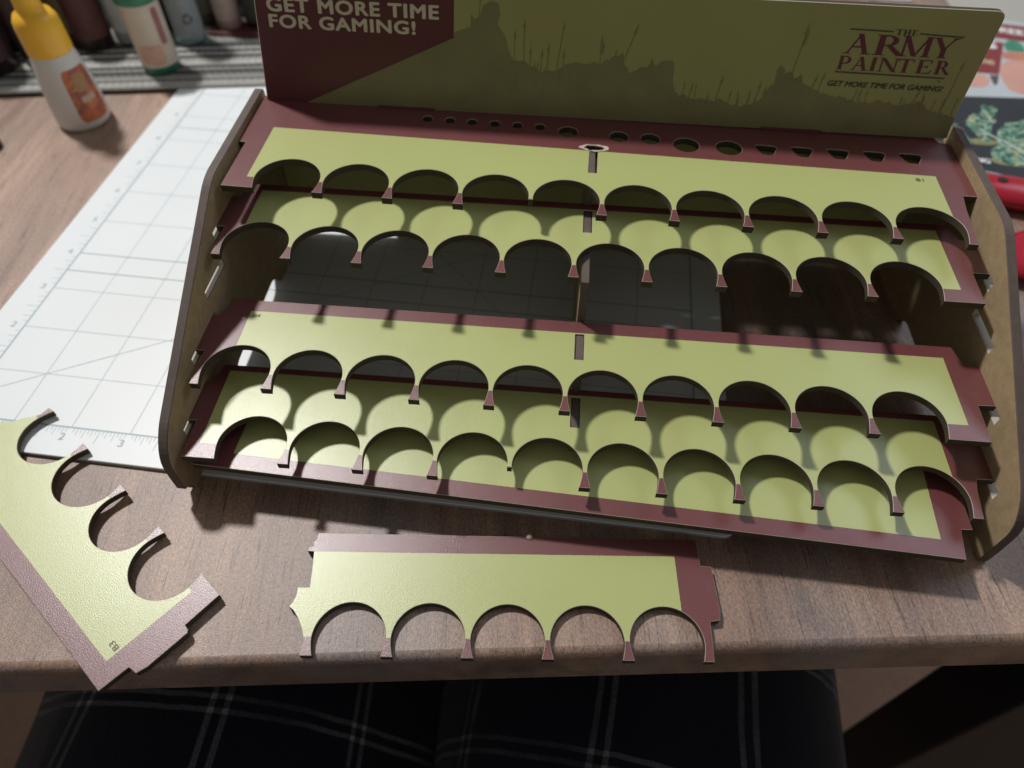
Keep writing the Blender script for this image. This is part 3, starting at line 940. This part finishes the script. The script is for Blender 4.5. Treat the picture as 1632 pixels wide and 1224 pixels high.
dropper('paint_bottle', (-112, 306), 11, 64, (.10, .07, .03), (.20, .14, .06), (.34, .34, .33), 'amber-brown paint bottle with a grey cap behind the glue bottle')
dropper('paint_bottle', (-58, 330), 11, 66, K, (.03, .035, .05), K, 'navy-black paint bottle behind the green-capped bottle')
dropper('paint_bottle', (-12, 338), 8.5, 60, (.45, .33, .30), (.50, .38, .34), (.5, .4, .38), 'pale pink paint bottle next to the grey recycling-symbol bottle')
dropper('paint_bottle', (9, 345), 11, 46, (.02, .018, .018), (.05, .045, .035), (.42, .02, .06), 'short black paint bottle with a crimson cap beside the header board')
dropper('paint_bottle', (-34, 346), 10.5, 62, (.10, .085, .06), (.16, .14, .10), (.04, .03, .03), 'olive-brown paint bottle behind the pale grey bottle')
dropper('paint_bottle', (-150, 292), 12, 66, K, (.10, .035, .04), (.12, .1, .1), 'black paint bottle with a wine-red label in the far left back row')
dropper('paint_bottle', (-131, 322), 12, 68, (.03, .02, .028), (.07, .04, .05), K, 'dark plum paint bottle in the back row left of the amber-brown one')
dropper('paint_bottle', (-88, 334), 12, 68, (.03, .028, .026), (.05, .045, .04), K, 'charcoal paint bottle behind the one with the brown-red label')
dropper('paint_bottle', (-8, 366), 12, 64, (.035, .03, .03), (.07, .06, .055), K, 'dark grey paint bottle behind the pale pink one')
tr = box_part('red_tray', -24, 26, 324, 346, 4.9, 6.6, plain('dark_red_card', (.09, .018, .022), .6), None, .4)
tag(tr, 'flat dark red card under the crimson-capped bottle', 'card')
cp = lathe('black_cap', [(6, .1), (6.6, .6), (6.4, 6), (5.6, 7)], plain('black_cap_plastic', (.02, .02, .022), .35), None, 24)
cp.location = (-101 * M, 184 * M, 0)
tag(cp, 'small black cap lying on the wood at the left picture edge', 'cap')

# ------------------------------------------------------------------ leaflet and clippers at the right
bk = empty('leaflet', (470.2, 234.3, 0.1), (0, 0, rad(4.0)))
tag(bk, 'printed leaflet with green painted figures on black, behind the rack on the right', 'leaflet')
BLK = plain('leaflet_black_print', (0.028, 0.034, 0.042), 0.28, .2, 60)
PAL = plain('leaflet_pale_print', (0.50, 0.55, 0.58), 0.3, .12, 30)
sh = board('page', [rounded([(-70, 4), (-10, 3), (6, -1.5), (30, -10.5), (60, -18), (120, -22), (120, 172), (88, 186), (72, 191), (-70, 205)], [1, 6, 8, 8, 8, 3, 3, 3, 3, 3])], 2.2, [PAL, PAL, PAL, PAL], bk, .15)
sh.location.z = 2.4 * M
flat_polys('black_band', [[(-69.5, 4.6), (-10, 3.6), (6, -.8), (30, -9.8), (60, -17.4), (119.5, -21.4), (119.5, 82), (-69.5, 80)]], BLK, bk, 2.45)
def figure_mat(name, seed):
    m, nt, bs = nmat(name)
    v = objco(nt)
    sh_ = N(nt, 'ShaderNodeVectorMath', operation='ADD'); nt.links.new(v, sh_.inputs[0]); sh_.inputs[1].default_value = (seed, seed * .7, 0)
    a = noise_n(nt, sh_.outputs[0], 190, 4, .65)
    b_ = noise_n(nt, sh_.outputs[0], 420, 3, .6)
    c = ramp(nt, a, [(0.34, (.02, .045, .04)), (0.43, (.06, .17, .12)), (0.5, (.16, .36, .25)), (0.56, (.40, .52, .42)), (0.63, (.48, .44, .15)), (0.7, (.14, .16, .07))])
    c = mixc(nt, ramp(nt, b_, [(0.40, (1, 1, 1)), (0.5, (0, 0, 0))]), c, (.03, .06, .05))
    nt.links.new(c, bs.inputs['Base Color'])
    bs.inputs['Roughness'].default_value = .3
    return m
def ragged(poly, amp, seed, n=4):
    rnd = random.Random(seed); out = []
    for (ax, ay), (bx, by) in zip(poly, poly[1:] + poly[:1]):
        for k in range(n):
            t = k / n
            out.append((ax + (bx - ax) * t + rnd.uniform(-amp, amp), ay + (by - ay) * t + rnd.uniform(-amp, amp)))
    return out
FIG = [[(6.1, 51.3), (12.8, 59.4), (17.9, 60.6), (22.9, 71.5), (27.5, 70.1), (31.7, 68.6), (25.2, 52.6), (20.5, 45.6), (13.9, 28.9), (10.4, 30.3), (8.6, 38.2), (7.1, 44.7)],
       [(21.4, 39.0), (30.2, 51.2), (37.7, 53), (48, 58), (54, 50), (46, 36), (40, 20), (30, 6), (17.7, 6.2), (10.2, 14.2), (10.3, 20.8), (16.3, 24.3)],
       [(-2, 48), (1.3, 49.3), (2.0, 40), (3.4, 28.4), (-1.0, 27.9), (-6, 40)]]
MOSS = plain('print_moss_base', (.24, .25, .12), .3, .4, 300)
flat_polys('printed_base', [circle(22, 11.5, 14, 5.5, 22)], MOSS, bk, 2.47)
flat_polys('printed_base', [circle(10, 30, 9, 3.4, 22)], MOSS, bk, 2.47)
for i, f in enumerate(FIG):
    flat_polys('printed_figure', [ragged(f, .9, 40 + i)], figure_mat('print_green_figure_%d' % i, .31 * i + .1), bk, 2.52 + .03 * i)
PMINT = plain('print_pale_mint', (.52, .60, .56), .3, .2, 300)
flat_polys('printed_weapon', [strip(12, 44, 21, 31, 1.3)], PMINT, bk, 2.64)
flat_polys('printed_weapon', [strip(22, 32, 36, 11, 1.5)], PMINT, bk, 2.64)
WHT = plain('leaflet_white_print', (.78, .78, .78), .3, .03)
def spin(o, deg):
    """turn flat lettering about its own middle"""
    xs = [v.co.x for v in o.data.vertices]; ys = [v.co.y for v in o.data.vertices]
    c = Vector(((min(xs) + max(xs)) / 2, (min(ys) + max(ys)) / 2, 0))
    o.data.transform(Matrix.Translation(c) @ Matrix.Rotation(rad(deg), 4, 'Z') @ Matrix.Translation(-c))
spin(text_mesh('lettering', 'NG', WHT, bk, (-.2, 8.2, 7.0, 12.6), .04, z=2.75), -14)
SKN = plain('print_skin_pink', (.62, .34, .28), .3, .2, 40)
SKD = plain('print_dark_gap', (.10, .07, .08), .3, .25, 60)
RED = plain('print_maroon_box', (.24, .04, .045), .3, .15, 60)
GRN = plain('print_bottle_green', (.06, .26, .17), .3, .5, 130)
ORG = plain('print_orange_pink', (.55, .22, .15), .3, .3, 130)
flat_polys('picture_patch', [rounded([(46.6, 108), (55, 127.6), (72, 132), (100, 122), (98, 84.5), (54, 84.5), (46.5, 90)], 8)], SKN, bk, 2.46)
flat_polys('picture_patch', [rounded([(22, 101.4), (30.2, 110), (38.8, 108.6), (38.6, 100.4), (32.6, 92.6), (22.0, 92.7)], 5)], SKN, bk, 2.46)
flat_polys('picture_patch', [rounded([(40.2, 108.3), (46.6, 108.7), (42, 98), (39.2, 95.6)], 1)], SKD, bk, 2.5)
flat_polys('picture_patch', [rounded([(63, 142), (65, 153), (73, 160), (78, 153), (76, 141)], 3)], GRN, bk, 2.5)
flat_polys('picture_patch', [rounded([(57, 131), (60, 141), (80, 140), (76, 129.6)], 3)], ORG, bk, 2.53)
flat_polys('maroon_box', [[(10, 114), (47.0, 109.7), (65.4, 153.6), (20, 172)]], RED, bk, 2.57)
flat_polys('maroon_box', [[(30, 192), (66.2, 184), (130, 170), (118, 146), (60, 161.5), (22, 172)]], RED, bk, 2.6)
spin(text_mesh('lettering', 'FREE', WHT, bk, (64.0, 167.5, 85.5, 175.5), .04, z=2.75, shear=-.1), -16)
spin(text_mesh('lettering', 'S', WHT, bk, (51, 145, 58.5, 155), .06, z=2.75), -16)
spin(text_mesh('lettering', 'me', plain('leaflet_cream_print', (.62, .5, .33), .3), bk, (39, 123, 49, 129), .03, z=2.75), -18)
sheet2 = board('paper_sheet', [rounded([(505, 438), (560, 400), (760, 420), (740, 640), (490, 600)], 3)], .5, [plain('beige_paper', (.42, .40, .36), .6, .08, 20)] * 4, None, .05)
sheet2.location.z = .8 * M
tag(sheet2, 'plain beige paper sheet at the upper right behind the leaflet', 'paper')
sheet3 = board('paper_sheet', [rounded([(385, 452), (478, 456), (466, 560), (380, 556)], 3)], .5, [plain('pale_blue_paper', (.55, .62, .68), .5, .08, 20)] * 4, None, .05)
sheet3.location.z = .8 * M
tag(sheet3, 'pale bluish paper sheet just showing above the header board', 'paper')

RPL, nt, bs = nmat('red_handle_plastic')
bs.inputs['Base Color'].default_value = (0.36, 0.010, 0.028, 1)
bs.inputs['Roughness'].default_value = 0.28
cl = empty('nippers', (473, 200, 0))
tag(cl, 'red-handled nippers lying to the right of the rack', 'nippers')
def handle(pts, rads, hole=None):
    vv, ff = [], []
    seg = 20
    n = len(pts)
    for i, (P, (rw, rh)) in enumerate(zip(pts, rads)):
        P = Vector(P)
        d = (Vector(pts[min(n - 1, i + 1)]) - Vector(pts[max(0, i - 1)])).normalized()
        s = Vector((-d.y, d.x, 0)).normalized()
        for k in range(seg):
            a = 2 * math.pi * k / seg
            q = P + s * rw * math.cos(a) + Vector((0, 0, 1)) * rh * math.sin(a)
            vv.append(tuple(q))
    for i in range(n - 1):
        for k in range(seg):
            a, b_ = i * seg + k, i * seg + (k + 1) % seg
            ff.append((a, b_, b_ + seg, a + seg))
    ff.append(tuple(range(seg - 1, -1, -1))); ff.append(tuple((n - 1) * seg + k for k in range(seg)))
    return mesh_obj('handle', vv, ff, RPL, cl, True)
def ends(c, k=4):
    return c
h1 = handle([(-21, 14, 7), (-20, 13.8, 7), (-16, 13, 7), (-8, 11.5, 7), (4, 9.5, 7), (20, 6, 7), (45, 2, 7), (70, -2, 7), (90, -6, 7)],
            [(1, 1), (6, 3), (9.5, 5), (11.5, 6), (12, 6.5), (11, 6.5), (9, 6), (8, 5.5), (7, 5)])
h2 = handle([(-14, -58, 7), (-12, -54, 7), (-6, -46, 7), (2, -38, 7), (14, -29, 7), (34, -20, 7), (60, -13, 7), (90, -8, 7)],
            [(1, 1), (9, 4), (13, 6), (14, 6.5), (12, 6.5), (9.5, 6), (8, 5.5), (7, 5)])
hl = lathe('hanging_hole', [(2.5, 0), (2.7, .3), (2.4, .5)], plain('hole_shadow_black', (.01, .006, .006), .6), h1, 16, sx=1.0, sy=.8)
hl.location = (-4 * M, 11 * M, 13.2 * M)
steel = plain('nipper_steel', (.45, .45, .46), .3, .1, 80, metal=1.0)
jw = board('jaw', [rounded([(86, -14), (108, -13), (140, -8), (108, -2), (86, 0)], 3)], 7, [steel] * 4, cl, .6)
jw.location.z = 10 * M

# ------------------------------------------------------------------ the person's lap below the table edge
def plaid_mat():
    m, nt, bs = nmat('navy_plaid_flannel')
    uv = N(nt, 'ShaderNodeUVMap')
    sp = N(nt, 'ShaderNodeSeparateXYZ'); nt.links.new(uv.outputs[0], sp.inputs[0])
    def dbl(s, per, w, gap):
        t = math_n(nt, 'FRACT', math_n(nt, 'DIVIDE', s, per))
        a = math_n(nt, 'LESS_THAN', math_n(nt, 'ABSOLUTE', math_n(nt, 'SUBTRACT', t, .5 - gap)), w)
        b_ = math_n(nt, 'LESS_THAN', math_n(nt, 'ABSOLUTE', math_n(nt, 'SUBTRACT', t, .5 + gap)), w)
        return math_n(nt, 'ADD', a, b_)
    la_, lb_ = dbl(sp.outputs[0], 60.0, .020, .05), dbl(sp.outputs[1], 72.0, .016, .042)
    ln = math_n(nt, 'ADD', math_n(nt, 'ADD', la_, lb_), math_n(nt, 'MULTIPLY', math_n(nt, 'MULTIPLY', la_, lb_), 1.6))
    br = noise_n(nt, objco(nt), 900, 2)
    f = math_n(nt, 'MULTIPLY', ln, math_n(nt, 'MULTIPLY', math_n(nt, 'MULTIPLY', br, .36), ramp(nt, noise_n(nt, objco(nt), 14, 3), [(0.38, (.25, .25, .25)), (0.62, (1, 1, 1))])))
    c = mixc(nt, f, mixc(nt, noise_n(nt, objco(nt), 500, 3), (.006, .007, .013), (.014, .016, .027)), (.55, .56, .60))
    nt.links.new(c, bs.inputs['Base Color'])
    bs.inputs['Roughness'].default_value = .95
    bs.inputs['Specular IOR Level'].default_value = .1
    bs.inputs['Sheen Weight'].default_value = .15
    bump(nt, bs, br, .5, .0008)
    return m
PLAID = plaid_mat()
def person():
    """seated lower body in loose plaid trousers: waist, two thighs forward under the table, knees, shins; one mesh"""
    vv, ff, uvs = [], [], []
    seg = 44
    def tube(path, radii, u0, flat=1.0):
        base = len(vv); n = len(path)
        acc = 0
        for i in range(n):
            P = Vector(path[i])
            d = (Vector(path[min(n - 1, i + 1)]) - Vector(path[max(0, i - 1)])).normalized()
            s = d.cross(Vector((0, 0, 1)))
            s = Vector((1, 0, 0)) if s.length < .25 else s.normalized()
            u = s.cross(d).normalized()
            if i: acc += (P - Vector(path[i - 1])).length
            for k in range(seg):
                a = 2 * math.pi * k / seg
                w = 1 + .09 * noise.noise((math.cos(a) * 2 + u0, math.sin(a) * 2, acc * .012)) + .03 * noise.noise((math.cos(a) * 5 + u0, math.sin(a) * 5, acc * .035))
                r = radii[i]
                q = P + s * r * 1.04 * math.cos(a) * w + u * r * .94 * math.sin(a) * w
                vv.append(tuple(q)); uvs.append((a / (2 * math.pi) * 2 * math.pi * 95 + u0, acc))
        for i in range(n - 1):
            for k in range(seg):
                a, b_ = base + i * seg + k, base + i * seg + (k + 1) % seg
                ff.append((a, b_, b_ + seg, a + seg))
        ff.append(tuple(base + k for k in range(seg - 1, -1, -1)))
        ff.append(tuple(base + (n - 1) * seg + k for k in range(seg)))
    def leg(xh, xk, u0):
        path = [(xh, -470, -205), (xh + (xk - xh) * .2, -400, -196)]
        rr = [112, 112]
        for k in range(1, 9):
            t = k / 8
            path.append((xh + (xk - xh) * (.2 + .8 * t), -400 + 470 * t, -196 - 6 * t))
            rr.append(114 - 12 * t)
        path += [(xk, 105, -225), (xk, 118, -275), (xk, 112, -360), (xk, 100, -480), (xk, 92, -600), (xk, 90, -690)]
        rr += [78, 72, 66, 60, 56, 54]
        tube(path, rr, u0)
    leg(114, 88, 14.0)
    leg(268, 317, 40.0)
    tube([(181, -430, -210), (181, -475, -200), (181, -520, -150), (181, -530, -60), (181, -528, 20)], [110, 150, 165, 158, 150], 0)
    me = bpy.data.meshes.new('person')
    me.from_pydata([tuple(c * M for c in v) for v in vv], [], ff)
    ul = me.uv_layers.new(name='UVMap')
    for lp in me.loops:
        ul.data[lp.index].uv = uvs[lp.vertex_index]
    for p in me.polygons: p.use_smooth = True
    me.materials.append(PLAID)
    o = bpy.data.objects.new('person', me)
    COL.objects.link(o)
    return o
pe = person()
tag(pe, 'seated person in navy plaid trousers with the lap under the table edge', 'person')
